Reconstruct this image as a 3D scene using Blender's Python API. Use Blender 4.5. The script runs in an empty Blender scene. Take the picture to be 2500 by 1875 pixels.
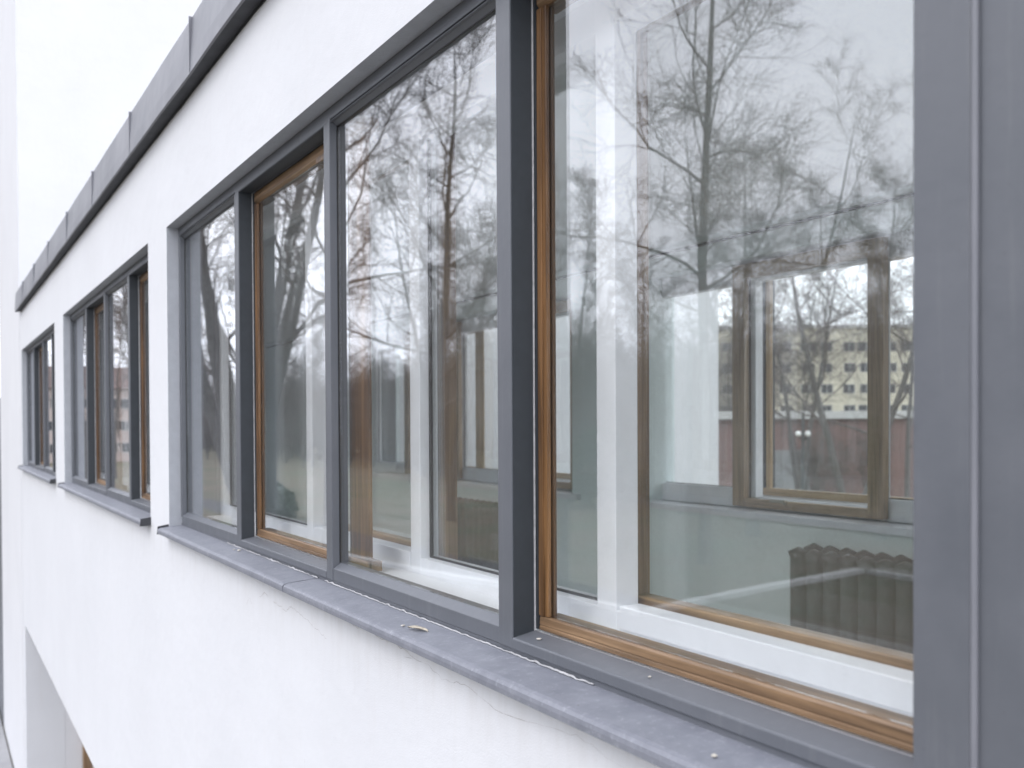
import bpy, math, random
from mathutils import Vector, Matrix, noise as mnoise

# ------------------------------------------------------------------ camera, world, sun, exposure
sc = bpy.context.scene
COL = bpy.context.collection
cam_d = bpy.data.cameras.new("camera"); cam = bpy.data.objects.new("camera", cam_d); COL.objects.link(cam)
sc.camera = cam
R = Matrix(((0.85419, 0.01097, -0.51985), (-0.51993, 0.00849, -0.85416), (-0.00496, 0.99990, 0.01296)))
cam.matrix_world = Matrix.Translation((-0.9, 0, 4.5)) @ R.to_4x4()
cam_d.sensor_width = 36.0
cam_d.lens = 33.61
cam_d.shift_y = 0.0518
cam_d.clip_start = 0.02
cam_d.clip_end = 2000
cam_d.dof.use_dof = True
cam_d.dof.focus_distance = 2.3
cam_d.dof.aperture_fstop = 4.0
cam_d.dof.aperture_blades = 7

SUN_DIR = Vector((-0.62, -0.25, 0.74)).normalized()
world = bpy.data.worlds.new("World"); sc.world = world; world.use_nodes = True
nt = world.node_tree; nt.nodes.clear()
wo = nt.nodes.new("ShaderNodeOutputWorld"); bg = nt.nodes.new("ShaderNodeBackground")
sky = nt.nodes.new("ShaderNodeTexSky"); sky.sky_type = 'NISHITA'; sky.sun_disc = False
sky.sun_elevation = math.asin(SUN_DIR.z); sky.sun_rotation = math.atan2(SUN_DIR.x, SUN_DIR.y) % (2 * math.pi)
sky.air_density = 1.0; sky.dust_density = 4.0
tc = nt.nodes.new("ShaderNodeTexCoord")
cn = nt.nodes.new("ShaderNodeTexNoise"); cn.inputs["Scale"].default_value = 1.7; cn.inputs["Detail"].default_value = 5
mp = nt.nodes.new("ShaderNodeMapping"); mp.inputs["Scale"].default_value = (1, 1, 2.6)
cr = nt.nodes.new("ShaderNodeValToRGB")
cr.color_ramp.elements[0].position = 0.3; cr.color_ramp.elements[0].color = (0.77, 0.80, 0.90, 1)
cr.color_ramp.elements[1].position = 0.72; cr.color_ramp.elements[1].color = (0.975, 0.99, 1.06, 1)
vm = nt.nodes.new("ShaderNodeVectorMath"); vm.operation = 'SCALE'; vm.inputs["Scale"].default_value = 25.5
mx = nt.nodes.new("ShaderNodeMix"); mx.data_type = 'RGBA'; mx.inputs["Factor"].default_value = 0.88
nt.links.new(tc.outputs["Generated"], mp.inputs["Vector"]); nt.links.new(mp.outputs[0], cn.inputs["Vector"])
nt.links.new(cn.outputs["Fac"], cr.inputs["Fac"]); nt.links.new(cr.outputs[0], vm.inputs[0])
nt.links.new(sky.outputs[0], mx.inputs["A"]); nt.links.new(vm.outputs[0], mx.inputs["B"])
nt.links.new(mx.outputs["Result"], bg.inputs["Color"]); bg.inputs["Strength"].default_value = 0.1
nt.links.new(bg.outputs[0], wo.inputs["Surface"])

sd = bpy.data.lights.new("sun", 'SUN'); sd.energy = 0.7; sd.angle = math.radians(25); sd.color = (1.0, 0.97, 0.93)
sun = bpy.data.objects.new("sun", sd); COL.objects.link(sun); sun.location = (0, 0, 40)
sun.rotation_euler = SUN_DIR.to_track_quat('Z', 'Y').to_euler()

sc.view_settings.view_transform = 'Standard'; sc.view_settings.look = 'None'
sc.view_settings.gamma = 1.0; sc.view_settings.exposure = 0.26
sc.cycles.max_bounces = 12; sc.cycles.transparent_max_bounces = 40; sc.cycles.glossy_bounces = 8
sc.cycles.use_denoising = True; sc.cycles.denoiser = 'OPENIMAGEDENOISE'; sc.cycles.denoising_input_passes = 'RGB_ALBEDO_NORMAL'; sc.cycles.denoising_prefilter = 'ACCURATE'; sc.cycles.use_adaptive_sampling = False
sc.cycles.diffuse_bounces = 5; sc.cycles.sample_clamp_indirect = 8

# ------------------------------------------------------------------ materials
def new_mat(name):
    m = bpy.data.materials.new(name); m.use_nodes = True
    n = m.node_tree; b = n.nodes["Principled BSDF"]
    return m, n, b

def _coords(n, scale=(1, 1, 1)):
    t = n.nodes.new("ShaderNodeTexCoord"); m = n.nodes.new("ShaderNodeMapping")
    m.inputs["Scale"].default_value = scale
    oi = n.nodes.new("ShaderNodeObjectInfo"); ad = n.nodes.new("ShaderNodeVectorMath"); ad.operation = 'ADD'
    sc_ = n.nodes.new("ShaderNodeMath"); sc_.operation = 'MULTIPLY'; sc_.inputs[1].default_value = 31.0
    n.links.new(oi.outputs["Random"], sc_.inputs[0])
    n.links.new(t.outputs["Object"], ad.inputs[0]); n.links.new(sc_.outputs[0], ad.inputs[1])
    n.links.new(ad.outputs[0], m.inputs["Vector"])
    return m.outputs[0]

def _noise(n, vec, scale, detail=3, rough=0.5):
    t = n.nodes.new("ShaderNodeTexNoise"); t.inputs["Scale"].default_value = scale
    t.inputs["Detail"].default_value = detail; t.inputs["Roughness"].default_value = rough
    n.links.new(vec, t.inputs["Vector"]); return t.outputs["Fac"]

def _ramp(n, fac, stops):
    r = n.nodes.new("ShaderNodeValToRGB"); e = r.color_ramp.elements
    while len(e) < len(stops): e.new(0.5)
    for k, (p, c) in enumerate(stops):
        e[k].position = p; e[k].color = (*c, 1)
    n.links.new(fac, r.inputs["Fac"]); return r.outputs[0]

def _bump(n, b, fac, strength, dist=0.01):
    bp = n.nodes.new("ShaderNodeBump"); bp.inputs["Strength"].default_value = strength
    bp.inputs["Distance"].default_value = dist
    n.links.new(fac, bp.inputs["Height"]); n.links.new(bp.outputs[0], b.inputs["Normal"]); return bp

def _mixc(n, fac, a, b, mode='MIX'):
    m = n.nodes.new("ShaderNodeMix"); m.data_type = 'RGBA'; m.blend_type = mode
    for s, v in (("Factor", fac), ("A", a), ("B", b)):
        if isinstance(v, (int, float)): m.inputs[s].default_value = v
        elif isinstance(v, tuple): m.inputs[s].default_value = (*v, 1)
        else: n.links.new(v, m.inputs[s])
    return m.outputs["Result"]

def simple(name, c, rough=0.5, var=0.12, nscale=6, bump=0.0, bscale=200, metallic=0.0, spec=0.5, stretch=(1, 1, 1)):
    m, n, b = new_mat(name)
    v = _coords(n, stretch)
    f = _noise(n, v, nscale, 5, 0.6)
    lo = tuple(x * (1 - var) for x in c); hi = tuple(min(1, x * (1 + var)) for x in c)
    n.links.new(_ramp(n, f, [(0.3, lo), (0.7, hi)]), b.inputs["Base Color"])
    b.inputs["Roughness"].default_value = rough; b.inputs["Metallic"].default_value = metallic
    b.inputs["Specular IOR Level"].default_value = spec
    if bump: _bump(n, b, _noise(n, v, bscale, 2), bump, 0.002)
    return m

def plaster(name, c, grime=True):
    m, n, b = new_mat(name)
    t = n.nodes.new("ShaderNodeTexCoord"); v = t.outputs["Object"]
    big = _noise(n, v, 1.1, 6, 0.6)
    base = _ramp(n, big, [(0.3, tuple(x * 0.955 for x in c)), (0.65, c)])
    if grime:
        # faint vertical run-off stains and specks of dirt in the render
        m2 = n.nodes.new("ShaderNodeMapping"); m2.inputs["Scale"].default_value = (9, 9, 0.8); n.links.new(v, m2.inputs["Vector"])
        st = _noise(n, m2.outputs[0], 2.2, 6, 0.7)
        base = _mixc(n, _ramp(n, st, [(0.56, (0, 0, 0)), (0.80, (0.16, 0.16, 0.16))]), base, (0.55, 0.52, 0.49))
        sp = _noise(n, v, 85, 2, 0.5)
        base = _mixc(n, _ramp(n, sp, [(0.745, (0, 0, 0)), (0.79, (0.35, 0.35, 0.35))]), base, (0.42, 0.38, 0.34))
    if grime == 'sill':
        # washed-down dirt in the band of render right under the upper window sill
        sx = n.nodes.new("ShaderNodeSeparateXYZ"); n.links.new(v, sx.inputs[0])
        mr = n.nodes.new("ShaderNodeMapRange"); mr.inputs["From Min"].default_value = 3.72; mr.inputs["From Max"].default_value = 4.03
        mr.inputs["To Min"].default_value = 0; mr.inputs["To Max"].default_value = 1; n.links.new(sx.outputs["Z"], mr.inputs["Value"])
        lt = n.nodes.new("ShaderNodeMath"); lt.operation = 'LESS_THAN'; lt.inputs[1].default_value = 4.04; n.links.new(sx.outputs["Z"], lt.inputs[0])
        p3 = n.nodes.new("ShaderNodeMath"); p3.operation = 'POWER'; p3.inputs[1].default_value = 2.2; n.links.new(mr.outputs[0], p3.inputs[0])
        m3_ = n.nodes.new("ShaderNodeMapping"); m3_.inputs["Scale"].default_value = (14, 14, 2.5); n.links.new(v, m3_.inputs["Vector"])
        n3_ = _noise(n, m3_.outputs[0], 1.6, 7, 0.72)
        k1 = n.nodes.new("ShaderNodeMath"); k1.operation = 'MULTIPLY'; n.links.new(p3.outputs[0], k1.inputs[0]); n.links.new(lt.outputs[0], k1.inputs[1])
        k2 = n.nodes.new("ShaderNodeMath"); k2.operation = 'MULTIPLY'; n.links.new(k1.outputs[0], k2.inputs[0])
        n.links.new(_ramp(n, n3_, [(0.45, (0.02, 0.02, 0.02)), (0.75, (0.32, 0.32, 0.32))]), k2.inputs[1])
        base = _mixc(n, k2.outputs[0], base, (0.40, 0.37, 0.33))
    n.links.new(base, b.inputs["Base Color"]); b.inputs["Roughness"].default_value = 0.92
    b.inputs["Specular IOR Level"].default_value = 0.2
    f1 = _noise(n, v, 260, 3, 0.6); f2 = _noise(n, v, 9, 4, 0.5)
    ad = n.nodes.new("ShaderNodeMath"); ad.operation = 'MULTIPLY_ADD'; ad.inputs[1].default_value = 5.0
    n.links.new(f2, ad.inputs[0]); n.links.new(f1, ad.inputs[2])
    _bump(n, b, ad.outputs[0], 0.35, 0.0022)
    return m

def wood(name, axis, dark, mid, light, rough=0.35):
    m, n, b = new_mat(name)
    s = [34, 34, 34]; s[axis] = 1.6
    v = _coords(n, tuple(s))
    f = _noise(n, v, 1.3, 7, 0.62)
    col = _ramp(n, f, [(0.28, dark), (0.48, mid), (0.72, light)])
    s2 = [150, 150, 150]; s2[axis] = 3.0
    v2 = _coords(n, tuple(s2)); g = _noise(n, v2, 1.0, 3, 0.6)
    col = _mixc(n, _ramp(n, g, [(0.5, (0, 0, 0)), (0.75, (0.55, 0.55, 0.55))]), col, tuple(x * 0.35 for x in dark))
    n.links.new(col, b.inputs["Base Color"]); b.inputs["Roughness"].default_value = rough
    b.inputs["Coat Weight"].default_value = 0.25; b.inputs["Coat Roughness"].default_value = 0.2
    _bump(n, b, g, 0.3, 0.001)
    return m

def glass(name, f0, tint=(0.984, 0.992, 0.988), dirt=0.02, wave=0.05):
    m = bpy.data.materials.new(name); m.use_nodes = True; n = m.node_tree; n.nodes.clear()
    out = n.nodes.new("ShaderNodeOutputMaterial")
    v = _coords(n); w1 = _noise(n, v, 2.3, 1, 0.4)
    bp = n.nodes.new("ShaderNodeBump"); bp.inputs["Strength"].default_value = wave; bp.inputs["Distance"].default_value = 0.02
    n.links.new(w1, bp.inputs["Height"])
    lw = n.nodes.new("ShaderNodeLayerWeight"); lw.inputs["Blend"].default_value = 0.5
    n.links.new(bp.outputs[0], lw.inputs["Normal"])
    pw = n.nodes.new("ShaderNodeMath"); pw.operation = 'POWER'; pw.inputs[1].default_value = 4.2
    n.links.new(lw.outputs["Facing"], pw.inputs[0])
    ma = n.nodes.new("ShaderNodeMath"); ma.operation = 'MULTIPLY_ADD'; ma.inputs[1].default_value = 1 - f0; ma.inputs[2].default_value = f0
    ma.use_clamp = True; n.links.new(pw.outputs[0], ma.inputs[0])
    tr = n.nodes.new("ShaderNodeBsdfTransparent"); tr.inputs["Color"].default_value = (*tint, 1)
    gl = n.nodes.new("ShaderNodeBsdfGlossy"); gl.inputs["Roughness"].default_value = 0.0; gl.inputs["Color"].default_value = (0.97, 0.98, 1, 1)
    n.links.new(bp.outputs[0], gl.inputs["Normal"])
    mix = n.nodes.new("ShaderNodeMixShader")
    n.links.new(ma.outputs[0], mix.inputs["Fac"]); n.links.new(tr.outputs[0], mix.inputs[1]); n.links.new(gl.outputs[0], mix.inputs[2])
    df = n.nodes.new("ShaderNodeBsdfDiffuse"); df.inputs["Color"].default_value = (0.62, 0.62, 0.60, 1)
    d1 = _noise(n, v, 420, 2, 0.6); d2 = _noise(n, v, 3.0, 4, 0.6)
    r1 = _ramp(n, d1, [(0.55, (0.3, 0.3, 0.3)), (0.72, (3.0, 3.0, 3.0))])
    r2 = _ramp(n, d2, [(0.35, (0.25, 0.25, 0.25)), (0.7, (1.6, 1.6, 1.6))])
    dm = _mixc(n, 1.0, r1, r2, 'MULTIPLY')
    dx = n.nodes.new("ShaderNodeMath"); dx.operation = 'MULTIPLY'; dx.inputs[1].default_value = dirt; dx.use_clamp = True
    n.links.new(dm, dx.inputs[0])
    mix2 = n.nodes.new("ShaderNodeMixShader")
    n.links.new(dx.outputs[0], mix2.inputs["Fac"]); n.links.new(mix.outputs[0], mix2.inputs[1]); n.links.new(df.outputs[0], mix2.inputs[2])
    n.links.new(mix2.outputs[0], out.inputs["Surface"])
    return m

M = {}
M['plaster'] = plaster("white_plaster", (0.655, 0.66, 0.68))
M['facade'] = plaster("facade_plaster", (0.655, 0.663, 0.685), 'sill')
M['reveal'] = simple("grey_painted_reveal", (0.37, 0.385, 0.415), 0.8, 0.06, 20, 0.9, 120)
m, n, b = new_mat("grey_frame_paint"); v = _coords(n)
f = _noise(n, v, 7, 6, 0.65); base = _ramp(n, f, [(0.3, (0.100, 0.108, 0.123)), (0.7, (0.118, 0.125, 0.141))])
v2 = _coords(n, (30, 30, 2.0)); f2 = _noise(n, v2, 1.5, 5, 0.7); base = _mixc(n, _ramp(n, f2, [(0.55, (0, 0, 0)), (0.85, (0.22, 0.22, 0.22))]), base, (0.27, 0.27, 0.27))
f3 = _noise(n, v, 190, 2, 0.5); base = _mixc(n, _ramp(n, f3, [(0.73, (0, 0, 0)), (0.78, (0.45, 0.45, 0.45))]), base, (0.05, 0.045, 0.04))
n.links.new(base, b.inputs["Base Color"]); n.links.new(_ramp(n, f, [(0.3, (0.36, 0.36, 0.36)), (0.7, (0.55, 0.55, 0.55))]), b.inputs["Roughness"])
_bump(n, b, _noise(n, v, 45, 5, 0.6), 0.18, 0.003); M['frame'] = m
M['track'] = simple("anthracite_track", (0.030, 0.036, 0.043), 0.55, 0.10, 30, 0.2, 600)
M['sealant'] = simple("pale_sealant", (0.42, 0.42, 0.43), 0.6, 0.2, 60, 0.8, 180)
M['rubber'] = simple("black_seal", (0.012, 0.012, 0.013), 0.5, 0.1)
M['white'] = simple("white_frame_paint", (0.80, 0.81, 0.84), 0.35, 0.04, 9, 0.12, 300)
M['wood_v'] = wood("stained_wood_upright_shaded", 2, (0.034, 0.017, 0.008), (0.105, 0.052, 0.020), (0.25, 0.130, 0.052))  # darker than the rails: less light on uprights, put into the colour
M['wood_h'] = wood("stained_wood_rail", 1, (0.045, 0.028, 0.017), (0.170, 0.102, 0.053), (0.33, 0.212, 0.118), 0.5)
M['iwood_v'] = wood("inner_wood_upright", 2, (0.10, 0.060, 0.035), (0.22, 0.135, 0.075), (0.38, 0.25, 0.14))
M['iwood_h'] = wood("inner_wood_rail", 1, (0.12, 0.075, 0.045), (0.26, 0.165, 0.09), (0.42, 0.28, 0.16))
M['rwood_v'] = wood("rear_wood_upright", 2, (0.24, 0.17, 0.11), (0.40, 0.29, 0.19), (0.54, 0.41, 0.28))
M['rwood_h'] = wood("rear_wood_rail", 1, (0.24, 0.17, 0.11), (0.40, 0.29, 0.19), (0.54, 0.41, 0.28))
M['litwood_v'] = wood("lit_wood_upright", 2, (0.32, 0.21, 0.11), (0.52, 0.36, 0.20), (0.66, 0.49, 0.29))  # rear outer sashes: light falling on the wood is put into this colour
M['litwood_h'] = wood("lit_wood_rail", 1, (0.32, 0.21, 0.11), (0.52, 0.36, 0.20), (0.66, 0.49, 0.29))  # same lit tone for their rails
M['glass'] = glass("window_glass", 0.086, dirt=0.026, wave=0.045)
M['glass_in'] = glass("inner_window_glass", 0.040, dirt=0.024, wave=0.03)
M['room'] = simple("room_wall_paint", (0.77, 0.85, 0.845), 0.85, 0.05, 2.2)
M['ceiling'] = simple("ceiling_paint", (0.82, 0.83, 0.84), 0.9, 0.04, 1.5)
M['floor'] = simple("room_floor", (0.60, 0.59, 0.57), 0.4, 0.12, 3)
M['iron'] = simple("radiator_iron", (0.060, 0.068, 0.066), 0.25, 0.2, 9, 0.3, 90)
M['metal'] = simple("latch_metal", (0.45, 0.42, 0.36), 0.35, 0.1, 20, metallic=0.8)

# sill: grey coated sheet, speckled with lime and dust
m, n, b = new_mat("sill_sheet"); v = _coords(n)
f = _noise(n, v, 18, 6, 0.7); base = _ramp(n, f, [(0.3, (0.150, 0.158, 0.186)), (0.7, (0.205, 0.213, 0.245))])
sp = _noise(n, v, 70, 8, 0.8); base = _mixc(n, _ramp(n, sp, [(0.54, (0, 0, 0)), (0.74, (0.34, 0.42, 0.42))]), base, (0.52, 0.54, 0.57))
s2 = _noise(n, v, 95, 2, 0.5); base = _mixc(n, _ramp(n, s2, [(0.74, (0, 0, 0)), (0.77, (0.7, 0.7, 0.7))]), base, (0.07, 0.06, 0.05))
n.links.new(base, b.inputs["Base Color"]); b.inputs["Roughness"].default_value = 0.5
_bump(n, b, sp, 0.25, 0.0015); M['sill'] = m
m, n, b = new_mat("coping_metal"); v = _coords(n)
f = _noise(n, v, 2.6, 4, 0.6); n.links.new(_ramp(n, f, [(0.3, (0.140, 0.146, 0.166)), (0.7, (0.200, 0.202, 0.226))]), b.inputs["Base Color"])
b.inputs["Roughness"].default_value = 0.45; b.inputs["Metallic"].default_value = 0.0
_bump(n, b, _noise(n, v, 4, 2), 0.35, 0.02); M['coping'] = m
M['soffit_dark'] = simple("underside_shade_dark", (0.035, 0.037, 0.042), 0.7, 0.3, 12)  # coping underside darkened in colour for its shade; sill ends and mortar share it

def bark(name, lo, hi):
    m, n, b = new_mat(name); v = _coords(n, (5, 5, 1.2)); f = _noise(n, v, 3.5, 6, 0.7)
    n.links.new(_ramp(n, f, [(0.3, lo), (0.7, hi)]), b.inputs["Base Color"]); b.inputs["Roughness"].default_value = 0.95
    _bump(n, b, f, 0.8, 0.03); return m
M['bark'] = bark("bark", (0.065, 0.062, 0.060), (0.17, 0.16, 0.152))
M['twig'] = simple("twigs", (0.125, 0.110, 0.105), 0.9, 0.3, 2)
M['evergreen'] = simple("evergreen_leaf", (0.035, 0.055, 0.035), 0.8, 0.5, 1.5)

m, n, b = new_mat("winter_ground"); t = n.nodes.new("ShaderNodeTexCoord"); v = t.outputs["Object"]
f = _noise(n, v, 0.16, 6, 0.65); g = _noise(n, v, 6.0, 5, 0.7)
c1 = _ramp(n, f, [(0.36, (0.055, 0.075, 0.038)), (0.50, (0.10, 0.090, 0.060)), (0.66, (0.135, 0.105, 0.08))])
c2 = _mixc(n, _ramp(n, g, [(0.5, (0, 0, 0)), (0.72, (0.7, 0.7, 0.7))]), c1, (0.17, 0.11, 0.06))
n.links.new(c2, b.inputs["Base Color"]); b.inputs["Roughness"].default_value = 0.95; _bump(n, b, g, 0.8, 0.05); M['ground'] = m
M['paving'] = simple("pavement_slabs", (0.30, 0.30, 0.31), 0.85, 0.12, 1.3, 0.4, 30)
M['asphalt'] = simple("asphalt", (0.055, 0.056, 0.058), 0.85, 0.2, 2.0, 0.5, 60)
M['kerb'] = simple("kerb_stone", (0.46, 0.46, 0.45), 0.85, 0.12, 3)

# ------------------------------------------------------------------ mesh helpers
WLOC = {}
class MB:
    def __init__(s): s.v = []; s.f = []; s.m = []
    def quad(s, a, b, c, d, mi=0):
        k = len(s.v); s.v += [tuple(a), tuple(b), tuple(c), tuple(d)]; s.f.append((k, k + 1, k + 2, k + 3)); s.m.append(mi)
    def box(s, x0, x1, y0, y1, z0, z1, mi=0, skip=()):
        if x1 < x0: x0, x1 = x1, x0
        if y1 < y0: y0, y1 = y1, y0
        if z1 < z0: z0, z1 = z1, z0
        k = len(s.v)
        s.v += [(x0, y0, z0), (x1, y0, z0), (x1, y1, z0), (x0, y1, z0), (x0, y0, z1), (x1, y0, z1), (x1, y1, z1), (x0, y1, z1)]
        for q in ((0, 3, 2, 1), (4, 5, 6, 7), (0, 1, 5, 4), (1, 2, 6, 5), (2, 3, 7, 6), (3, 0, 4, 7)):
            s.f.append(tuple(k + i for i in q)); s.m.append(mi)
        return s
    def prism_y(s, prof, y0, y1, mi=0):
        """closed (x,z) profile extruded along y"""
        if y1 < y0: y0, y1 = y1, y0
        k = len(s.v); n = len(prof)
        s.v += [(x, y0, z) for x, z in prof] + [(x, y1, z) for x, z in prof]
        for i in range(n):
            j = (i + 1) % n; s.f.append((k + i, k + j, k + n + j, k + n + i)); s.m.append(mi)
        s.f.append(tuple(k + i for i in range(n))[::-1]); s.m.append(mi)
        s.f.append(tuple(k + n + i for i in range(n))); s.m.append(mi)
    def tube(s, pts, rads, sides, mi=0, cap=False):
        k0 = len(s.v); N = len(pts)
        ref = Vector((0.31, 0.77, 0.55))
        for i in range(N):
            d = (pts[min(i + 1, N - 1)] - pts[max(i - 1, 0)]).normalized()
            u = d.cross(ref)
            if u.length < 1e-3: u = d.cross(Vector((1, 0, 0)))
            u.normalize(); w = d.cross(u)
            for q in range(sides):
                a = 2 * math.pi * q / sides
                s.v.append(tuple(pts[i] + (u * math.cos(a) + w * math.sin(a)) * rads[i]))
        for i in range(N - 1):
            for q in range(sides):
                r = (q + 1) % sides
                s.f.append((k0 + i * sides + q, k0 + i * sides + r, k0 + (i + 1) * sides + r, k0 + (i + 1) * sides + q)); s.m.append(mi)
        if cap:
            s.f.append(tuple(k0 + q for q in range(sides))[::-1]); s.m.append(mi)
            s.f.append(tuple(k0 + (N - 1) * sides + q for q in range(sides))); s.m.append(mi)
    def build(s, name, mats, parent=None, origin=None, bevel=0.0, seg=2, smooth=False, fix=True):
        if not isinstance(mats, (list, tuple)): mats = [mats]
        if origin is None:
            xs = [p[0] for p in s.v]; ys = [p[1] for p in s.v]; zs = [p[2] for p in s.v]
            origin = ((min(xs) + max(xs)) / 2, (min(ys) + max(ys)) / 2, min(zs))
        o0 = Vector(origin)
        me = bpy.data.meshes.new(name)
        me.from_pydata([(p[0] - o0.x, p[1] - o0.y, p[2] - o0.z) for p in s.v], [], s.f)
        for mm in mats: me.materials.append(mm)
        me.polygons.foreach_set("material_index", s.m)
        if smooth: me.polygons.foreach_set("use_smooth", [True] * len(s.f))
        me.update()
        o = bpy.data.objects.new(name, me); COL.objects.link(o)
        WLOC[o.name] = o0
        if parent is not None:
            o.parent = parent; o.location = o0 - WLOC[parent.name]
        else: o.location = o0
        if bevel:
            bv = o.modifiers.new("bevel", 'BEVEL'); bv.width = bevel; bv.segments = seg; bv.limit_method = 'ANGLE'
            bv.angle_limit = math.radians(35); bv.harden_normals = False
        return o

def build_each(mb, name, mat, parent, **kw):
    """one object per box collected in mb"""
    out = []; seen = []
    k = 0
    while k < len(mb.f):
        base = min(mb.f[k]); n = 0; g = MB()
        idx = set(mb.f[k]); j = k
        while j < len(mb.f) and (set(mb.f[j]) & idx): idx |= set(mb.f[j]); j += 1
        lo, hi = min(idx), max(idx)
        g.v = mb.v[lo:hi + 1]; g.f = [tuple(i - lo for i in q) for q in mb.f[k:j]]; g.m = mb.m[k:j]
        out.append(g.build(name, mat, parent, **kw)); k = j
    return out

def tag(o, label=None, cat=None, group=None, kind=None):
    if label: o['label'] = label
    if cat: o['category'] = cat
    if group: o['group'] = group
    if kind: o['kind'] = kind
    return o
def empty(name, loc, rz=0.0):
    e = bpy.data.objects.new(name, None); COL.objects.link(e); e.location = loc; e.rotation_euler.z = rz
    e.empty_display_size = 0.3; WLOC[e.name] = Vector(loc); return e
def copy_tree(o, parent=None):
    c = o.copy(); COL.objects.link(c)
    if parent is not None: c.parent = parent
    for ch in list(o.children): copy_tree(ch, c)
    return c

# ------------------------------------------------------------------ the setting: ground, pavement, road
g = MB(); g.quad((-600, -600, 0), (600, -600, 0), (600, 600, 0), (-600, 600, 0))
tag(g.build("ground", M['ground'], origin=(0, 0, 0)), kind='structure')
g = MB(); g.box(-2.6, -0.02, -12, 60, -0.1, 0.03)
tag(g.build("pavement", M['paving'], bevel=0.01), kind='structure')
def strip(name, pts, w, z, mat, h=0.0):
    g = MB()
    for i in range(len(pts) - 1):
        a = Vector((*pts[i], 0)); c = Vector((*pts[i + 1], 0)); d = (c - a).normalized(); p = Vector((-d.y, d.x, 0)) * (w / 2)
        e = d * (w * 0.25 if i else 0)
        a0 = a - e
        if h:
            zz = z
            q = [a0 - p, c - p, c + p, a0 + p]
            k = len(g.v); g.v += [(t.x, t.y, 0.001) for t in q] + [(t.x, t.y, zz + h) for t in q]
            for f4 in ((4, 5, 6, 7), (0, 1, 5, 4), (1, 2, 6, 5), (2, 3, 7, 6), (3, 0, 4, 7)): g.f.append(tuple(k + t for t in f4)); g.m.append(0)
        else: g.quad(*[(t.x, t.y, z + 0.0007 * i) for t in (a0 - p, c - p, c + p, a0 + p)])
    return tag(g.build(name, mat), kind='structure')
strip("path", [(-12.5, 60), (-13.2, 33), (-13.5, 20), (-11, 4), (-10.5, -30)], 2.2, 0.006, M['asphalt'])
strip("kerb", [(-8.0, 52), (-11.3, 28), (-13.2, 17.6), (-22.7, 19.1)], 0.32, 0, M['kerb'], 0.13)
strip("kerb", [(-22.8, 18.8), (-22.9, 2.0)], 0.32, 0, M['kerb'], 0.13)
strip("road", [(-34, -60), (-34, 10), (-38, 60), (-60, 160)], 7.0, 0.008, M['asphalt'])
strip("road", [(60, 6), (34, 24), (20, 44), (12, 90)], 6.0, 0.008, M['asphalt'])

# ------------------------------------------------------------------ the white building
BLD = empty("white_building", (1.6, 6.0, 0.0))
tag(BLD, "white plastered building with grey ribbon windows, wooden sashes and a grey metal coping", "building")

def wall_with_holes(x0, x1, y0, y1, z0, z1, holes, outward):
    """slab between x0 (outer face) and x1; holes (ya, yb, za, zb, reveal_material)"""
    mb = MB()
    ys = sorted({y0, y1, *[h[0] for h in holes], *[h[1] for h in holes]})
    zs = sorted({z0, z1, *[h[2] for h in holes], *[h[3] for h in holes]})
    def hole(yc, zc):
        for h in holes:
            if h[0] < yc < h[1] and h[2] < zc < h[3]: return h
        return None
    NY, NZ = len(ys) - 1, len(zs) - 1
    H = [[hole((ys[i] + ys[i + 1]) / 2, (zs[j] + zs[j + 1]) / 2) for j in range(NZ)] for i in range(NY)]
    for i in range(NY):
        for j in range(NZ):
            if H[i][j]: continue
            a, b_, c, d = ys[i], ys[i + 1], zs[j], zs[j + 1]
            mb.quad((x0, a, c), (x0, b_, c), (x0, b_, d), (x0, a, d), 0)
            mb.quad((x1, a, c), (x1, a, d), (x1, b_, d), (x1, b_, c), 1)
            for (di, dj, q) in ((-1, 0, ((a, c), (a, d))), (1, 0, ((b_, c), (b_, d))), (0, -1, ((a, c), (b_, c))), (0, 1, ((a, d), (b_, d)))):
                ii, jj = i + di, j + dj
                out = ii < 0 or jj < 0 or ii >= NY or jj >= NZ
                if out or H[ii][jj]:
                    mi = 0 if out else H[ii][jj][4]
                    (ya, za), (yb, zb) = q
                    mb.quad((x0, ya, za), (x1, ya, za), (x1, yb, zb), (x0, yb, zb), mi)
    return mb

ZB, ZT = 4.03, 5.378           # window opening
W0 = (-4.4, -0.35, ZB, ZT, 2); W1 = (0.15, 4.40, ZB, ZT, 2); W2 = (4.82, 8.24, ZB, ZT, 2); W3 = (8.86, 12.22, ZB, ZT, 2); GF = (3.6, 12.15, 0.0, 2.25, 0)  # W0 is added out of view to light the room
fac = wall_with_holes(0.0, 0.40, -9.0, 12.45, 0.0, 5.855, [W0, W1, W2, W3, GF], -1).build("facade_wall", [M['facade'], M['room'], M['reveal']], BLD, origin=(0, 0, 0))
tag(fac, "white plastered facade with fine cracks below the window sill")
OC = (-4.1, 0.45, ZB, ZT, 1); OA = (1.0, 4.72, ZB, ZT, 1); OB = (5.30, 8.95, ZB, ZT, 1)  # OC is an unseen opening added for more room light
opp = wall_with_holes(3.20, 2.80, -9.0, 12.45, 0.0, 5.855, [OA, OB, OC], 1).build("rear_wall", [M['plaster'], M['room']], BLD)
mb = MB(); mb.box(0.401, 2.799, -8.6, 12.4, 5.548, 5.74); mb.build("ceiling", M['ceiling'], BLD)
mb = MB(); mb.box(0.401, 2.799, -8.6, 12.4, 2.9, 3.1); mb.build("floor", M['floor'], BLD)
mb = MB(); mb.box(0.402, 2.798, 12.2, 12.39, 3.1, 5.547); mb.box(0.402, 2.798, -8.6, -8.4, 3.1, 5.547); build_each(mb, "partition_wall", M['room'], BLD)
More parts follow.
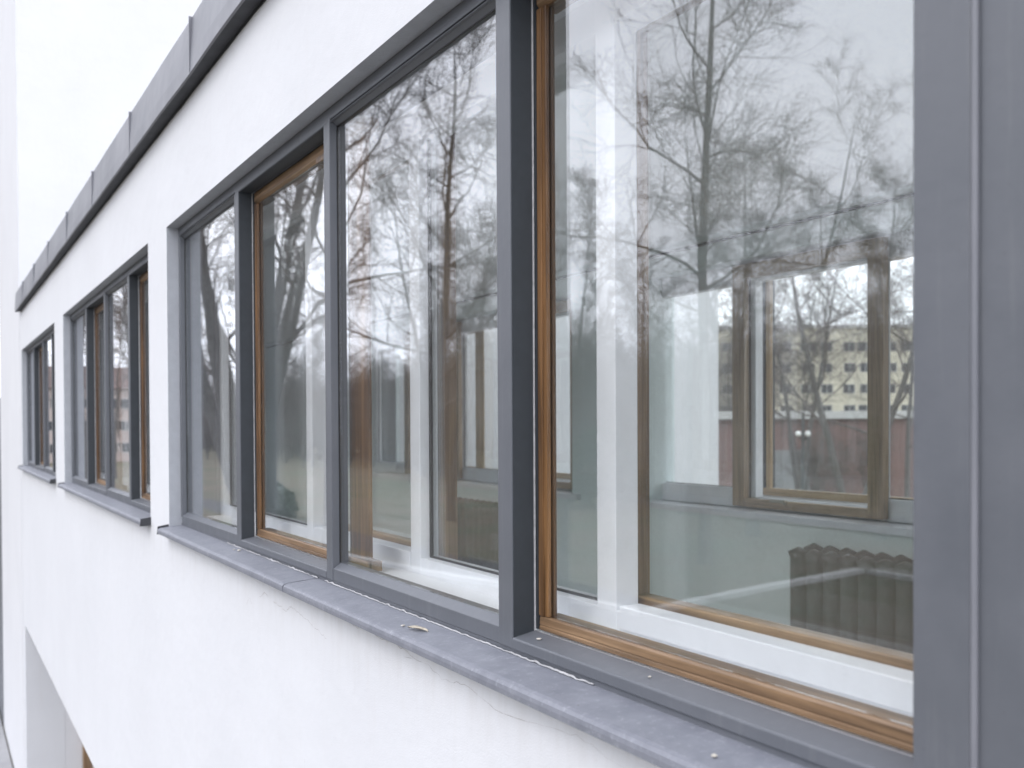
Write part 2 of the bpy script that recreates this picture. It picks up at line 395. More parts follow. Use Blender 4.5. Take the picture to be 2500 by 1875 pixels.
mb = MB(); mb.box(0.05, 3.15, -8.9, 12.42, 5.857, 5.97); mb.build("roof", M['coping'], BLD)
# ground-floor recess behind the big opening
mb = MB(); mb.box(0.401, 2.799, 12.152, 12.42, 0.02, 2.6); mb.box(0.401, 2.799, 3.4, 12.151, 2.255, 2.6); mb.box(1.9, 2.1, 3.4, 12.15, 0.02, 2.254); mb.build("recess_wall", M['plaster'], BLD)
mb = MB()
for (a, b_) in ((12.05, 12.15), (11.2, 11.28), (10.3, 10.38), (9.4, 9.48)):
    mb.box(0.58, 0.66, a, b_, 0.02, 2.25)
for (a, b_) in ((11.28, 12.05), (10.38, 11.2), (9.48, 10.3)):
    mb.box(0.61, 0.67, a, b_, 0.02, 0.16); mb.box(0.61, 0.67, a, b_, 2.13, 2.25)
dr = mb.build("entrance_door", M['iwood_v'], BLD, bevel=0.004)
mb = MB()
for (a, b_) in ((11.29, 12.04), (10.39, 11.19), (9.49, 10.29)): mb.box(0.638, 0.644, a, b_, 0.17, 2.12)
mb.build("door_pane", M['glass_in'], dr)
# taller block at the far end, and its grey panel
mb = MB(); mb.box(-0.003, 3.3, 12.453, 16.15, 0.0, 13.0); mb.build("tower_block", M['plaster'], BLD)
mb = MB(); mb.box(-0.006, 0.3, 16.153, 17.6, 0.0, 4.95); mb.build("cladding_panel", M['frame'], BLD, bevel=0.01)
# white wing seen through the rear windows
mb = MB(); mb.box(3.302, 8.12, 9.5, 15.0, 0.0, 7.6); mb.build("rear_wing", M['plaster'], BLD)

# coping along the roof edge, sheet lengths slightly dished between standing seams
mb = MB()
seams = [-2.3 + 1.262 * k for k in range(12)]
def cop_ring(y):
    t = ((y - 3.69) / 1.262) % 1.0
    bul = 0.006 * math.sin(math.pi * t) * (0.6 + 0.8 * mnoise.noise(Vector((int((y - 3.69) // 1.262) * 3.1, 0, 0)))) + 0.004 * mnoise.noise(Vector((y * 2.1, 3, 1)))
    sag = 0.006 * math.sin(math.pi * t) * mnoise.noise(Vector((int((y - 3.69) // 1.262) * 1.7, 5, 0))) + 0.003 * mnoise.noise(Vector((y * 1.7, 8, 1)))
    return [(0.004, 5.826), (-0.050 - bul * 0.3, 5.818 + sag), (-0.056 - bul * 0.5, 5.822 + sag), (-0.054 - bul, 5.88 + sag), (-0.050 - bul, 5.95), (-0.046 - bul * .4, 6.030 + sag * .5), (-0.038, 6.036 + sag * .5), (0.20, 6.00), (0.20, 5.96)]
ring_n = 9; y = -9.0; first = True
while y <= 12.401:
    k = len(mb.v); mb.v += [(p[0], y, p[1]) for p in cop_ring(y)]
    if not first:
        for i in range(ring_n - 1):
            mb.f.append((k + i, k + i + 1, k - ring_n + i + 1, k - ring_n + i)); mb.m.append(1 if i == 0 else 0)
    else: mb.f.append(tuple(range(k, k + ring_n))); mb.m.append(0)
    first = False; y += 0.11
k = len(mb.v) - ring_n; mb.f.append(tuple(range(k, k + ring_n))[::-1]); mb.m.append(0)
for k in range(-9, 7):
    ys_ = 3.69 + 1.262 * k
    if ys_ > 12.2: continue
    mb.box(-0.0585, -0.04, ys_ - 0.0025, ys_ + 0.0025, 5.822, 6.031)
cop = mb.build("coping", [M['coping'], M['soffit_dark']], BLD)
tag(cop, "dented grey sheet metal coping with upright seams along the roof edge")
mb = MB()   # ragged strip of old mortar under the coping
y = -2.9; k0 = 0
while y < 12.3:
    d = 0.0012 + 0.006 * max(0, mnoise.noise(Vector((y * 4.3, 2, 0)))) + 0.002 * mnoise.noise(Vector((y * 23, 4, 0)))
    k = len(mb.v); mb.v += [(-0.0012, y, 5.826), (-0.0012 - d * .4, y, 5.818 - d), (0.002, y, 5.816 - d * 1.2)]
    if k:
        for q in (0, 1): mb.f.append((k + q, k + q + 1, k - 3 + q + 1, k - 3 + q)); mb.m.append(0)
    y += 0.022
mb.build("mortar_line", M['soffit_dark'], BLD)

# ------------------------------------------------------------------ window builder
def sill_top_profile():
    return [(0.052, 4.060), (0.0, 4.056), (-0.036, 4.0525), (-0.044, 4.050), (-0.0485, 4.045), (-0.050, 4.038), (-0.050, 4.029), (-0.046, 4.0265), (-0.030, 4.0265), (-0.030, 4.031), (0.052, 4.034)]
def joint_y(x):
    t = max(0.0, min(1.0, (x + 0.036) / 0.070)); t = t * t * (3 - 2 * t)
    return -0.006 * t

def make_sill(parent, X0, d, ya, yb, ja=None, jb=None, endcap=True):
    """one length of sill sheet from ya (near) to yb (far); ja/jb: the end follows the curved joint"""
    mb = MB(); prof = sill_top_profile(); n_ = len(prof)
    N = max(4, int((yb - ya) / 0.06)); rings = []
    for i in range(N + 1):
        k = len(mb.v)
        for (px, pz) in prof:
            yy = ya + (yb - ya) * i / N
            if i == 0 and ja: yy = ya + joint_y(px)
            if i == N and jb: yy = yb + joint_y(px)
            wv = 0.0012 * mnoise.noise(Vector((yy * 3, px * 9, 0.4)))
            mb.v.append((X0 + d * px, yy, pz + (wv if pz > 4.036 else wv * .5)))
        if i:
            for q in range(n_):
                r = (q + 1) % n_; mb.f.append((k + q, k + r, k - n_ + r, k - n_ + q)); mb.m.append(0)
        else: mb.f.append(tuple(range(k, k + n_))); mb.m.append(0)
    mb.f.append(tuple(range(k, k + n_))[::-1]); mb.m.append(0)
    if endcap:
        for (on, yy) in ((not ja, ya), (not jb, yb)):
            if on: mb.prism_y([(X0 + d * a, c) for a, c in ((0.05, 4.074), (-0.047, 4.0585), (-0.051, 4.024), (-0.028, 4.024), (0.05, 4.03))], yy - 0.0035, yy + 0.0035, 1)
    return mb.build("sill", [M['sill'], M['soffit_dark']], parent, smooth=False, bevel=0.0)

def make_window(X0, d, far, m1, m2, m3, near, inner, label, outside=True, brk=None):
    """ribbon window: far fixed light, wooden slider, fixed light, wooden slider; inner = far edges of the inner posts"""
    W = lambda t: X0 + d * t
    IV, IH = (M['iwood_v'], M['iwood_h']) if outside else (M['rwood_v'], M['rwood_h'])
    RT, IT = (4.1305, 4.160) if outside else (4.143, 4.096)
    GL, WV, WH = (M['glass'], M['wood_v'], M['wood_h']) if outside else (M['glass_in'], M['litwood_v'], M['litwood_h'])
    fz0, fz1 = 4.036, 5.338
    f = MB()
    f.box(W(.050), W(.20), far - 0.030, far - 0.001, 4.100, fz1)                       # jambs
    f.box(W(.050), W(.20), near + 0.001, near + 0.030, 4.100, fz1)
    f.box(W(.050), W(.20), near + 0.001, far - 0.001, fz1, 5.377)                  # head
    f.box(W(.052), W(.095), near + 0.001, far - 0.001, fz0, 4.0705)                # base rail, runs behind the sill
    # fixed lights: taller bottom rail with a bevelled top, sliders: sloping ledge
    for (a, b_, fixed) in ((far - .03, m1, True), (m1 - .052, m2, False), (m2 - .045, m3, True), (m3 - .052, near + .03, False)):
        if fixed:
            f.prism_y([(W(.050), 4.071), (W(.050), 4.104), (W(.074), 4.119), (W(.098), 4.119), (W(.098), 4.071)], b_ + .0005, a - .0005)
            f.prism_y([(W(.050), 5.3375), (W(.050), 5.345), (W(.068), 5.328), (W(.098), 5.328), (W(.098), 5.3375)], b_ + .0005, a - .0005)
        else:
            f.prism_y([(W(.047), 4.071), (W(.047), 4.090), (W(.049), 4.0925), (W(.100), 4.101), (W(.100), 4.071)], b_ + .0005, a - .0005)
    win = f.build("window", M['frame'], BLD, bevel=0.0018)
    tag(win, label)
    mw = {0: .052, 1: .045, 2: .052}
    for k, mm in enumerate((m1, m2, m3)):
        g = MB(); g.box(W(.048), W(.0965), mm - mw[k], mm, 4.0712, fz1 - .0005)
        if k == 2 and brk: pass
        mu = g.build("mullion", M['frame'], win, bevel=0.0018)
    # dark anthracite lining of the slider tracks and of the jamb beside the fixed light
    g = MB()
    for (a, b_) in ((m1 - .052, m2), (m3 - .052, near + .03)):
        g.box(W(.0505), W(.0962), a - .0022, a - .0002, 4.0935, fz1 - .001)
        g.box(W(.0505), W(.0962), b_ + .0008, a - .0028, 5.3352, 5.3372)
    g.box(W(.101), W(.127), m1 - .0595, m1 - .0535, 4.104, 5.334); g.box(W(.101), W(.127), m3 - .0595, m3 - .0535, 4.104, 5.334)  # dark strips added in the gaps beside the stiles as their deep shade
    build_each(g, "lining_and_gap_shade", M['track'], win)
    g = MB()   # thin pale sealant line between track and mullion
    for mm in (m1 - .052, m3 - .052):
        g.box(W(.0966), W(.0990), mm - .0045, mm - .0005, 4.101, 5.335)
    build_each(g, "sealant_line", M['sealant'], win)
    # black glazing gaskets of the fixed lights
    g = MB()
    for (a, b_) in ((far - .031, m1 + .001), (m2 - .046, m3 + .001)):
        g.box(W(.069), W(.0715), a - .003, a - .0005, 4.1195, 5.328)
        g.box(W(.069), W(.0715), b_ + .0005, b_ + .003, 4.1195, 5.328)
        g.box(W(.069), W(.0715), b_ + .003, a - .003, 5.3255, 5.328)
    build_each(g, "gasket", M['rubber'], win)
    for (a, b_) in ((far - .0315, m1 + .0015), (m2 - .0465, m3 + .0015)):
        g = MB(); g.box(W(.072), W(.076), b_, a, 4.1192, 5.3279); g.build("pane", GL, win)
    # outer wooden sliders
    for (a, b_, wide) in ((m1 - .060, m2 - .156, True), (m3 - .060, near + .035, False)):
        wn = .140
        g = MB(); g.box(W(.1035), W(.1130), a - .016, a, 4.131, 5.296); g.box(W(.1060), W(.1131), a - .0175, a - .0162, 4.131, 5.296)
        g.box(W(.1050), W(.1130), a - .030, a - .0177, 4.131, 5.296); g.box(W(.1190), W(.126), a - .030, a, 4.131, 5.296)
        g.build("sash_stile", WV, win, bevel=0.002, seg=3)
        g = MB(); g.box(W(.1120), W(.1230), b_, b_ + wn, 4.131, 5.296)
        g.build("sash_stile", WV, win, bevel=0.003, seg=3)
        g = MB()
        g.prism_y([(W(.1035), 4.103), (W(.1035), 4.1105), (W(.1055), 4.111), (W(.1055), 4.1135), (W(.1038), 4.114), (W(.1050), 4.127), (W(.1070), 4.130), (W(.1125), RT), (W(.1125), 4.103)], b_ + .001, a - .001)
        g.prism_y([(W(.1190), 4.103), (W(.1190), RT), (W(.150), RT), (W(.150), 4.103)], b_ + .001, a - .001)
        g.build("sash_rail", WH, win, bevel=0.0012)
        g = MB(); g.prism_y([(W(.1035), 5.3345), (W(.1035), 5.305), (W(.112), 5.2965), (W(.150), 5.297), (W(.150), 5.3345)], b_ + .001, a - .001)
        g.build("sash_rail", WH, win, bevel=0.0015)
        g = MB(); g.box(W(.1138), W(.1178), b_ + wn - .004, a - .002, 4.1307, 5.296); g.build("pane", GL, win)
        if wide:
            g = MB(); g.box(W(.099), W(.103), b_ + .20, b_ + .36, 5.285, 5.303); g.box(W(.099), W(.103), b_ + .12, b_ + .1995, 5.288, 5.300); g.build("sash_latch", WV, win, bevel=.001)
    # white board between the two layers, and the white inner frame
    g = MB(); g.box(W(.1005), W(.2245), near + .03, far - .03, 4.040, 4.098); g.box(W(.151), W(.2245), near + .03, far - .03, 5.3385, 5.3765)
    g.build("inner_sill_board", M['white'], win, bevel=.002)
    p0, p1, p2 = inner; iz = 4.0985
    g = MB()
    if outside: g.box(W(.225), W(.290), near + .001, far - .001, 4.040, 4.142)
    else:
        g.box(W(.225), W(.290), near + .001, far - .001, 4.040, 4.086)
        for (a, b_) in ((far - .062, p0), (p1 - .061, p2)): g.box(W(.225), W(.290), b_ + .0005, a - .0005, 4.0865, 4.142)
    g.box(W(.225), W(.290), near + .001, far - .001, 5.268, 5.3765)
    for pp in (far - .001, p0, p1, p2, near + .062):
        g.box(W(.2235), W(.278), pp - .061, pp, 4.099, 5.3385)
    for (a, b_) in ((p0 - .061, p1), (p2 - .061, near + .062)):
        if not outside: break
        g.box(W(.2215), W(.2248), b_ + .0015, a - .012, 4.108, 4.152); g.box(W(.2249), W(.272), b_ + .0015, a - .012, 4.1422, 4.1522)
    g.build("inner_frame", M['white'], win, bevel=.002)
    for (a, b_) in ((far - .062, p0), (p1 - .061, p2)):
        g = MB(); g.box(W(.258), W(.262), b_ + .001, a - .001, 4.143, 5.267); g.build("pane", M['glass_in'], win)
        g = MB(); g.box(W(.250), W(.257), a - .011, a - .001, 4.1425, 5.267); g.box(W(.250), W(.257), b_ + .001, b_ + .006, 4.1425, 5.267); g.box(W(.250), W(.257), b_ + .006, a - .011, 4.1425, 4.147)
        build_each(g, "gasket", M['rubber'], win)
    for (a, b_) in ((p0 + .059, p1 - (.066 if outside else .105)), (p2 + .059, max(near + .03, p2 - .95))):
        S0, S1 = .295, .335
        g = MB(); g.box(W(S0), W(S1), a - .088, a, 4.050, 5.362); g.box(W(S0), W(S1), b_, b_ + .088, 4.050, 5.362)
        build_each(g, "inner_sash_stile", IV, win, bevel=.003)
        g = MB(); g.box(W(S0 + .001), W(S1 - .001), b_ + .0885, a - .0885, 4.0502, IT); g.box(W(S0 + .001), W(S1 - .001), b_ + .0885, a - .0885, 5.282, 5.3618)
        build_each(g, "inner_sash_rail", IH, win, bevel=.003)
        g = MB(); g.box(W(.311), W(.315), b_ + .087, a - .087, IT - .002, 5.284); g.build("pane", M['glass_in'], win)
        g = MB(); g.box(W(S0 - .004), W(S0 - .0002), a - .0985, a - .089, IT - .002, 5.284); build_each(g, "gasket", M['rubber'], win)
        g = MB(); g.box(W(S1 + .0002), W(S1 + .004), a - .395, a - .275, 4.086, 4.102); g.box(W(S1 + .0042), W(S1 + .022), a - .395, a - .385, 4.078, 4.104)
        g.build("sash_handle", M['metal'], win, bevel=.001)
        g = MB(); g.box(W(S0 - .003), W(S0 - .0005), a - .060, a - .048, 4.09, 4.20); g.box(W(S0 - .003), W(S0 - .0005), a - .15, a - .0605, 4.09, 4.102)
        g.build("corner_bracket", M['metal'], win, bevel=.001)
    g = MB(); g.prism_y([(W(.336), 4.020), (W(.336), 4.040), (W(.435), 4.034), (W(.437), 4.031), (W(.437), 4.000), (W(.400), 3.997), (W(.400), 4.020)], near - .10, far + .10)
    g.build("window_board", M['white'], win, bevel=.001)
    # sill outside
    if brk:
        make_sill(win, X0, d, near - .02, brk - .0046, jb=True)
        make_sill(win, X0, d, brk + .0046, far + .012, ja=True)
        g = MB(); g.box(X0 - .046, X0 + .045, brk - .03, brk + .03, 4.0268, 4.0300); g.build("joint_gap_shade", M['rubber'], win)  # black sheet added under the joint to paint in the gap's shade
    else: make_sill(win, X0, d, near - .008, far + .012)
    return win

win1 = make_window(0, 1, 4.40, 3.483, 2.564, 1.612, 0.16, (3.229, 2.383, 1.525), "large ribbon window nearest the camera, reflecting bare trees", brk=2.655)
win2 = make_window(0, 1, 8.24, 7.365, 6.525, 5.677, 4.82, (7.10, 6.34, 5.59), "second ribbon window along the facade")
win3 = make_window(0, 1, 12.22, 11.355, 10.41, 9.60, 8.86, (11.10, 10.25, 9.52), "smallest looking ribbon window at the far end of the facade")
win4 = make_window(3.2, -1, 4.72, 3.87, 2.87, 1.95, 1.00, (3.80, 2.99, 1.97), "window in the rear wall seen through the nearest glass", outside=False)
win5 = make_window(3.2, -1, 8.95, 8.05, 7.15, 6.25, 5.30, (8.055, 7.155, 6.255), "farther window in the rear wall with white wall behind it", outside=False)

win6 = make_window(0, 1, -0.35, -1.40, -2.38, -3.38, -4.40, (-1.45, -2.45, -3.45), "unseen ribbon window beside the camera, added to bring daylight into the room")  # out of view; added to let more daylight into the room
win7 = make_window(3.2, -1, 0.45, -0.70, -1.80, -2.95, -4.10, (-0.69, -1.79, -2.94), "unseen rear wall window near the camera end, added to brighten the room", outside=False)  # hidden rear window, put in to brighten the room
mb = MB(); mb.box(2.8005, 2.985, 4.500, 4.7195, 4.0305, 5.3775); mb.build("reveal_lining", M['room'], BLD)
mb = MB(); mb.box(2.786, 2.7995, -8.3, 12.1, 5.494, 5.508); mb.build("dark_wall_strip", M['track'], BLD)  # thin dark strip across the rear wall just under the ceiling
# near right: broad grey post with a rounded upright seam, in front of the near end of the window
mb = MB(); mb.box(0.040, 0.30, 0.612, 0.6815, 3.96, 5.45); mb.box(0.046, 0.30, 0.12, 0.6115, 3.96, 5.45)
post = mb.build("corner_post", M['frame'], BLD, bevel=.002)
tag(post, "broad grey metal post at the right edge with an upright seam paler for its highlight")
mb = MB(); mb.tube([Vector((0.0430, 0.6085, 3.96)), Vector((0.0430, 0.6085, 5.45))], [0.0042, 0.0042], 16)
mb.build("seam", M['coping'], post, smooth=True)  # rounded ridge catching light; the highlight is put into a paler grey

# sealant bead squeezed out along the foot of the frame
def bead(y0, y1, seed, amp, z=4.062, x=0.0495):
    rr = random.Random(seed); pts = []; rad = []; y = y0
    while y < y1:
        nz = mnoise.noise(Vector((y * 9, seed, 0))); n2 = mnoise.noise(Vector((y * 45, seed, 2)))
        pts.append(Vector((x - 0.001 + 0.002 * n2 - amp * 0.001 * max(nz, 0), y, z + 0.002 * n2)))
        rad.append(max(0.0006, 0.0016 + 0.0026 * nz * amp + 0.0010 * n2)); y += 0.006
    g = MB(); g.tube(pts, rad, 7, cap=True); return g
g = bead(1.30, 2.58, 3, 0.7); g2 = bead(2.64, 3.62, 9, 1.2)
k = len(g.v); g.v += g2.v; g.f += [tuple(i + k for i in q) for q in g2.f]; g.m += g2.m
tag(g.build("sealant", M['sealant'], win1, smooth=True), "ragged white sealant bead along the back of the sill")

# hairline cracks in the plaster below the sill
def crack_mesh(pts, w, seed):
    rr = random.Random(seed); g = MB(); P = []
    for i in range(len(pts) - 1):
        (a, c), (e, h) = pts[i], pts[i + 1]
        for q in range(6):
            t = q / 6; P.append((a + (e - a) * t + rr.uniform(-.004, .004), c + (h - c) * t + rr.uniform(-.003, .003)))
    P.append(pts[-1])
    for i in range(len(P) - 1):
        (a, c), (e, h) = P[i], P[i + 1]; w0 = w * rr.uniform(.25, 1.1)
        dx, dz = e - a, h - c; L = math.hypot(dx, dz) or 1; nx, nz = -dz / L * w0 / 2, dx / L * w0 / 2
        g.quad((-0.0006, a - nx, c - nz), (-0.0006, e - nx, h - nz), (-0.0006, e + nx, h + nz), (-0.0006, a + nx, c + nz))
    return g
M['crack'] = simple("crack_line", (0.36, 0.34, 0.33), 0.9, 0.3, 30)  # grey-brown tone of the hairline cracks
for i, (pts, w) in enumerate([([(3.04, 3.95), (2.99, 3.972), (2.95, 3.962)], .0016), ([(2.90, 3.957), (2.84, 3.955), (2.78, 3.948), (2.74, 3.968), (2.70, 3.966)], .0015),
        ([(2.70, 3.966), (2.60, 3.955), (2.50, 3.940), (2.44, 3.93)], .0008), ([(2.36, 4.010), (2.29, 4.004), (2.22, 4.0), (2.14, 4.008), (2.07, 3.996), (2.0, 4.004), (1.90, 3.992)], .0012),
        ([(1.95, 3.985), (1.84, 3.992), (1.76, 3.975), (1.66, 3.985), (1.52, 3.965), (1.40, 3.978)], .0009), ([(2.62, 3.55), (2.615, 3.46), (2.622, 3.40)], .0008),
        ([(3.2, 3.9), (3.16, 3.93), (3.13, 3.915)], .0009), ([(1.4, 3.98), (1.28, 3.99), (1.15, 3.975)], .0006)]):
    crack_mesh(pts, w, i).build("crack", M['crack'], BLD)

# ------------------------------------------------------------------ things on the sill
M['leaf'] = simple("dry_leaf", (0.42, 0.38, 0.31), 0.8, 0.25, 60, 0.5, 300)
M['crumb'] = simple("plaster_crumb", (0.50, 0.47, 0.42), 0.9, 0.2, 90)
g = MB(); N = 12
for i in range(N + 1):
    t = i / N; w = 0.0085 * math.sin(math.pi * (0.03 + 0.94 * t)) ** 0.8; zz = 0.003 * math.sin(math.pi * t) + 0.0015
    for j in (-1, -.5, 0, .5, 1): g.v.append((w * j, -0.03 + 0.06 * t + 0.004 * j * j, zz + 0.0035 * abs(j) + 0.0008 * math.sin(9 * t + j)))
for i in range(N):
    for j in range(4): g.f.append((i * 5 + j, i * 5 + j + 1, i * 5 + j + 6, i * 5 + j + 5)); g.m.append(0)
leaf = g.build("dry_leaf", M['leaf'], origin=(0, 0, 0), smooth=True); leaf.location = (-0.004, 1.865, 4.0562); leaf.rotation_euler = (0, 0, math.radians(18))
sm = leaf.modifiers.new("thick", 'SOLIDIFY'); sm.thickness = 0.0006
tag(leaf, "small curled pale dry leaf lying on the grey sill", "leaf")
def crumb(loc, r, label, seed, grp=None):
    rr = random.Random(seed); g = MB(); rings = 4; S = 7
    for i in range(rings + 1):
        a = math.pi * i / rings
        for j in range(S):
            q = 2 * math.pi * j / S; k = r * rr.uniform(.7, 1.15)
            g.v.append((k * math.sin(a) * math.cos(q) * 1.3, k * math.sin(a) * math.sin(q), r * .5 + k * .5 * math.cos(a)))
    for i in range(rings):
        for j in range(S): g.f.append((i * S + j, i * S + (j + 1) % S, (i + 1) * S + (j + 1) % S, (i + 1) * S + j)); g.m.append(0)
    o = g.build("plaster_crumb", M['crumb'], origin=(0, 0, 0)); o.location = loc
    return tag(o, label, "crumb", grp)
crumb((-0.012, 1.925, 4.0555), .0042, "brown crumb of plaster beside the dry leaf on the sill", 1)
crumb((0.026, 3.375, 4.059), .0060, "pale lump of sealant debris below the dark track at the back of the sill", 2)
crumb((0.020, 3.42, 4.0585), .0035, "small grey flake at the back of the sill beside the pale lump", 6)
crumb((0.070, 1.50, 4.0965), .0040, "pale crumb at the corner of the wooden rail and the dark mullion", 3)
crumb((0.072, 1.18, 4.0975), .0026, "white speck on the sloping ledge under the wooden rail", 4)
crumb((-0.012, 0.945, 4.0555), .0042, "large pale crumb on the sill near the bottom edge of the picture", 5)

# ------------------------------------------------------------------ radiators in the room
def make_radiator(ys, n, label):
    r = empty("radiator", (2.715, ys, 3.1)); tag(r, label, "radiator", "cast iron radiators under the rear windows")
    for k in range(n):
        yc = ys - 0.049 - k * 0.098; g = MB()
        for (xx, zt) in ((2.662, 3.905), (2.768, 3.915)):
            pts = []; rad = []
            for i in range(13):
                t = i / 12; z = 3.16 + (zt - 3.16) * t
                e = min(t, 1 - t) * 12
                rad.append(0.0430 * (1 if e >= 1.0 else math.sqrt(max(0.02, 1 - (1 - e) ** 2))) * (1.16 if t > 0.9 else 0.94)); pts.append(Vector((xx, yc, z)))
            pts[-2].z = zt - .022; pts[-3].z = zt - .055
            g.tube(pts, rad, 12, cap=True)
        if k in (0, n - 1): g.box(2.63, 2.80, yc - .02, yc + .02, 3.1, 3.18)
        sct = g.build("section", M['iron'], r, smooth=True)
    g = MB()
    for z in (3.25, 3.83): g.tube([Vector((2.715, ys - .02, z)), Vector((2.715, ys - n * .098 + .02, z))], [.018, .018], 10, cap=True)
    g.build("pipe", M['iron'], r, smooth=True)
    return r
make_radiator(3.255, 13, "dark ribbed cast iron radiator under the rear window behind the right pane")
make_radiator(6.90, 9, "dark radiator seen behind the middle fixed pane, farther down the room")

# ------------------------------------------------------------------ bare trees
def branch_path(rr, p, d, L, segs, up, wob):
    pts = [p.copy()]; d = d.normalized()
    for i in range(segs):
        d = (d + Vector((rr.uniform(-wob, wob), rr.uniform(-wob, wob), rr.uniform(-wob, wob) + up))).normalized()
        p = p + d * (L / segs); pts.append(p.copy())
    return pts
def path_at(pts, t):
    k = t * (len(pts) - 1); i = min(int(k), len(pts) - 2); f = k - i
    return pts[i].lerp(pts[i + 1], f), (pts[i + 1] - pts[i]).normalized()

def make_tree(name, seed, H, r0, fork, spread, n1, n2, n3, n4, stems=1, lean=(0, 0), spike=0.55, l1=0.42):
    rr = random.Random(seed)
    root = empty(name, (0, 0, 0))
    T = MB(); Cc = MB()
    for s in range(stems):
        a = rr.uniform(0, 6.28)
        if stems == 1: td = Vector((lean[0], lean[1], 1)); base = Vector((0, 0, -.1)); r = r0
        else: td = Vector((math.cos(2 * math.pi * s / stems + .4) * .30, math.sin(2 * math.pi * s / stems + .4) * .30, 1)); base = Vector((0, 0, H * .10)); r = r0 * .66
        pts = branch_path(rr, base, td, H * (.97 if stems == 1 else .84), 12, .03, .055)
        rads = [r * (1.25 if i == 0 and stems == 1 else 1) * (1 - (i / 12) ** 1.15 * .93) + .004 for i in range(13)]
        T.tube(pts, rads, 9)
        for b1 in range(n1):
            t = fork + (1 - fork) * ((b1 + rr.random()) / n1) ** .9 * .97
            p, dd = path_at(pts, t); az = b1 * 2.4 + rr.uniform(-.5, .5)
            el = spike * (0.55 + .8 * t) + rr.uniform(-.15, .15)
            out = Vector((math.cos(az), math.sin(az), 0))
            bd = out * math.cos(el) + Vector((0, 0, 1)) * math.sin(el)
            L1 = H * l1 * spread * (1.12 - .75 * t) * rr.uniform(.75, 1.15); rb = r * (1 - t) * .36 + .013
            q1 = branch_path(rr, p, bd, L1, 8, .05, .24)
            Cc.tube(q1, [rb * (1 - (i / 8) * .85) for i in range(9)], 6)
            for b2 in range(n2):
                t2 = .18 + .8 * (b2 + rr.random()) / n2; p2, d2 = path_at(q1, t2)
                L2 = L1 * .48 * (1.25 - .8 * t2) * rr.uniform(.7, 1.2)
                v2 = (d2 + Vector((rr.uniform(-1, 1), rr.uniform(-1, 1), rr.uniform(-.7, .9))) * 1.35)
                q2 = branch_path(rr, p2, v2, L2, 5, .06, .28); r2 = rb * .36 * (1 - t2 * .6) + .0065
                Cc.tube(q2, [r2 * (1 - (i / 5) * .75) for i in range(6)], 4)
                for b3 in range(n3):
                    t3 = .15 + .83 * (b3 + rr.random()) / n3; p3, d3 = path_at(q2, t3)
                    L3 = max(.35, L2 * .55 * rr.uniform(.6, 1.2))
                    v3 = (d3 + Vector((rr.uniform(-1, 1), rr.uniform(-1, 1), rr.uniform(-.8, .9))) * 1.4)
                    q3 = branch_path(rr, p3, v3, L3, 3, .04, .32); r3 = .0075
                    Cc.tube(q3, [r3, r3 * .85, r3 * .6, r3 * .35], 3)
                    for b4 in range(n4):
                        p4, d4 = path_at(q3, .2 + .75 * (b4 + rr.random()) / max(1, n4))
                        v4 = (d4 + Vector((rr.uniform(-1, 1), rr.uniform(-1, 1), rr.uniform(-.8, .9))) * 1.4)
                        q4 = branch_path(rr, p4, v4, L3 * .6, 2, .03, .25)
                        Cc.tube(q4, [.0055, .0045, .0028], 3)
    if stems > 1:
        T.tube([Vector((0, 0, -.1)), Vector((0, 0, H * .05)), Vector((0, 0, H * .12))], [r0 * 1.3, r0, r0 * .95], 12)
    T.build("trunk", M['bark'], root, origin=(0, 0, 0), smooth=True)
    Cc.build("crown", M['twig'], root, origin=(0, 0, 0), smooth=True)
    return root

protos = {
    'tall': make_tree("bare_tree", 11, 21, .19, .34, .80, 18, 10, 7, 4, spike=.5),
    'fan': make_tree("bare_tree", 23, 18, .42, .22, .9, 10, 9, 6, 3, stems=4, spike=.9),
    'round': make_tree("bare_tree", 37, 17, .18, .30, .95, 18, 10, 7, 4, spike=.55),
    'wide': make_tree("bare_tree", 41, 16, .22, .24, 1.05, 11, 10, 7, 3, stems=2, spike=.5),
    'slim': make_tree("bare_tree", 59, 14, .10, .18, .62, 16, 9, 6, 3, spike=.8),
}
used = set()
def plant(kind, x, y, rz, s, label, group, tilt=(0, 0)):
    p = protos[kind]
    o = p if kind not in used else copy_tree(p); used.add(kind)
    o.location = (x, y, 0); o.rotation_euler = (tilt[0], tilt[1], rz); o.scale = (s, s, s)
    return tag(o, label, "tree", group)
GP = "bare trees in the park facing the building"
plant('fan', -7.5, 30.5, 0.3, 1.05, "thick bare tree fanning into many limbs, reflected in the far left pane", GP)
plant('tall', -8.0, 24.6, 1.0, 1.0, "bare tree with dark upright trunk reflected in the left slider", GP)
plant('round', -12.0, 26.0, 2.2, .98, "bare tree with round crown reflected in the centre of the middle pane", GP)
plant('tall', -20.0, 22.9, 4.0, 1.12, "tallest bare tree with straight grey trunk reflected in the right pane", GP, tilt=(0.035, 0.0))
plant('wide', -27.0, 27.6, 0.7, 1.10, "wide forked bare tree reflected to the right of the tall trunk", GP)
plant('slim', -24.0, 39.0, 0.2, 1.1, "slender bare tree reflected just left of the tall straight trunk", GP)
plant('slim', -17.0, 27.0, 3.1, .95, "slender bare tree reflected beside the dark upright wooden stile", GP)
plant('round', -30.0, 24.0, 1.3, .85, "small round bare tree reflected low at the right edge of the right pane", GP)
plant('wide', -20.0, 40.0, 2.6, 1.0, "wide bare tree reflected behind the round crown in the middle pane", GP)
plant('slim', -9.5, 36.0, 1.7, 1.15, "slender bare tree reflected behind the upright trunk in the left slider", GP)
plant('fan', -12.0, 66.0, 2.0, 1.0, "many stemmed bare tree reflected in the second window", GP)
plant('round', -12.5, 88.0, 1.1, .9, "round bare tree in front of the salmon pink house", GP)
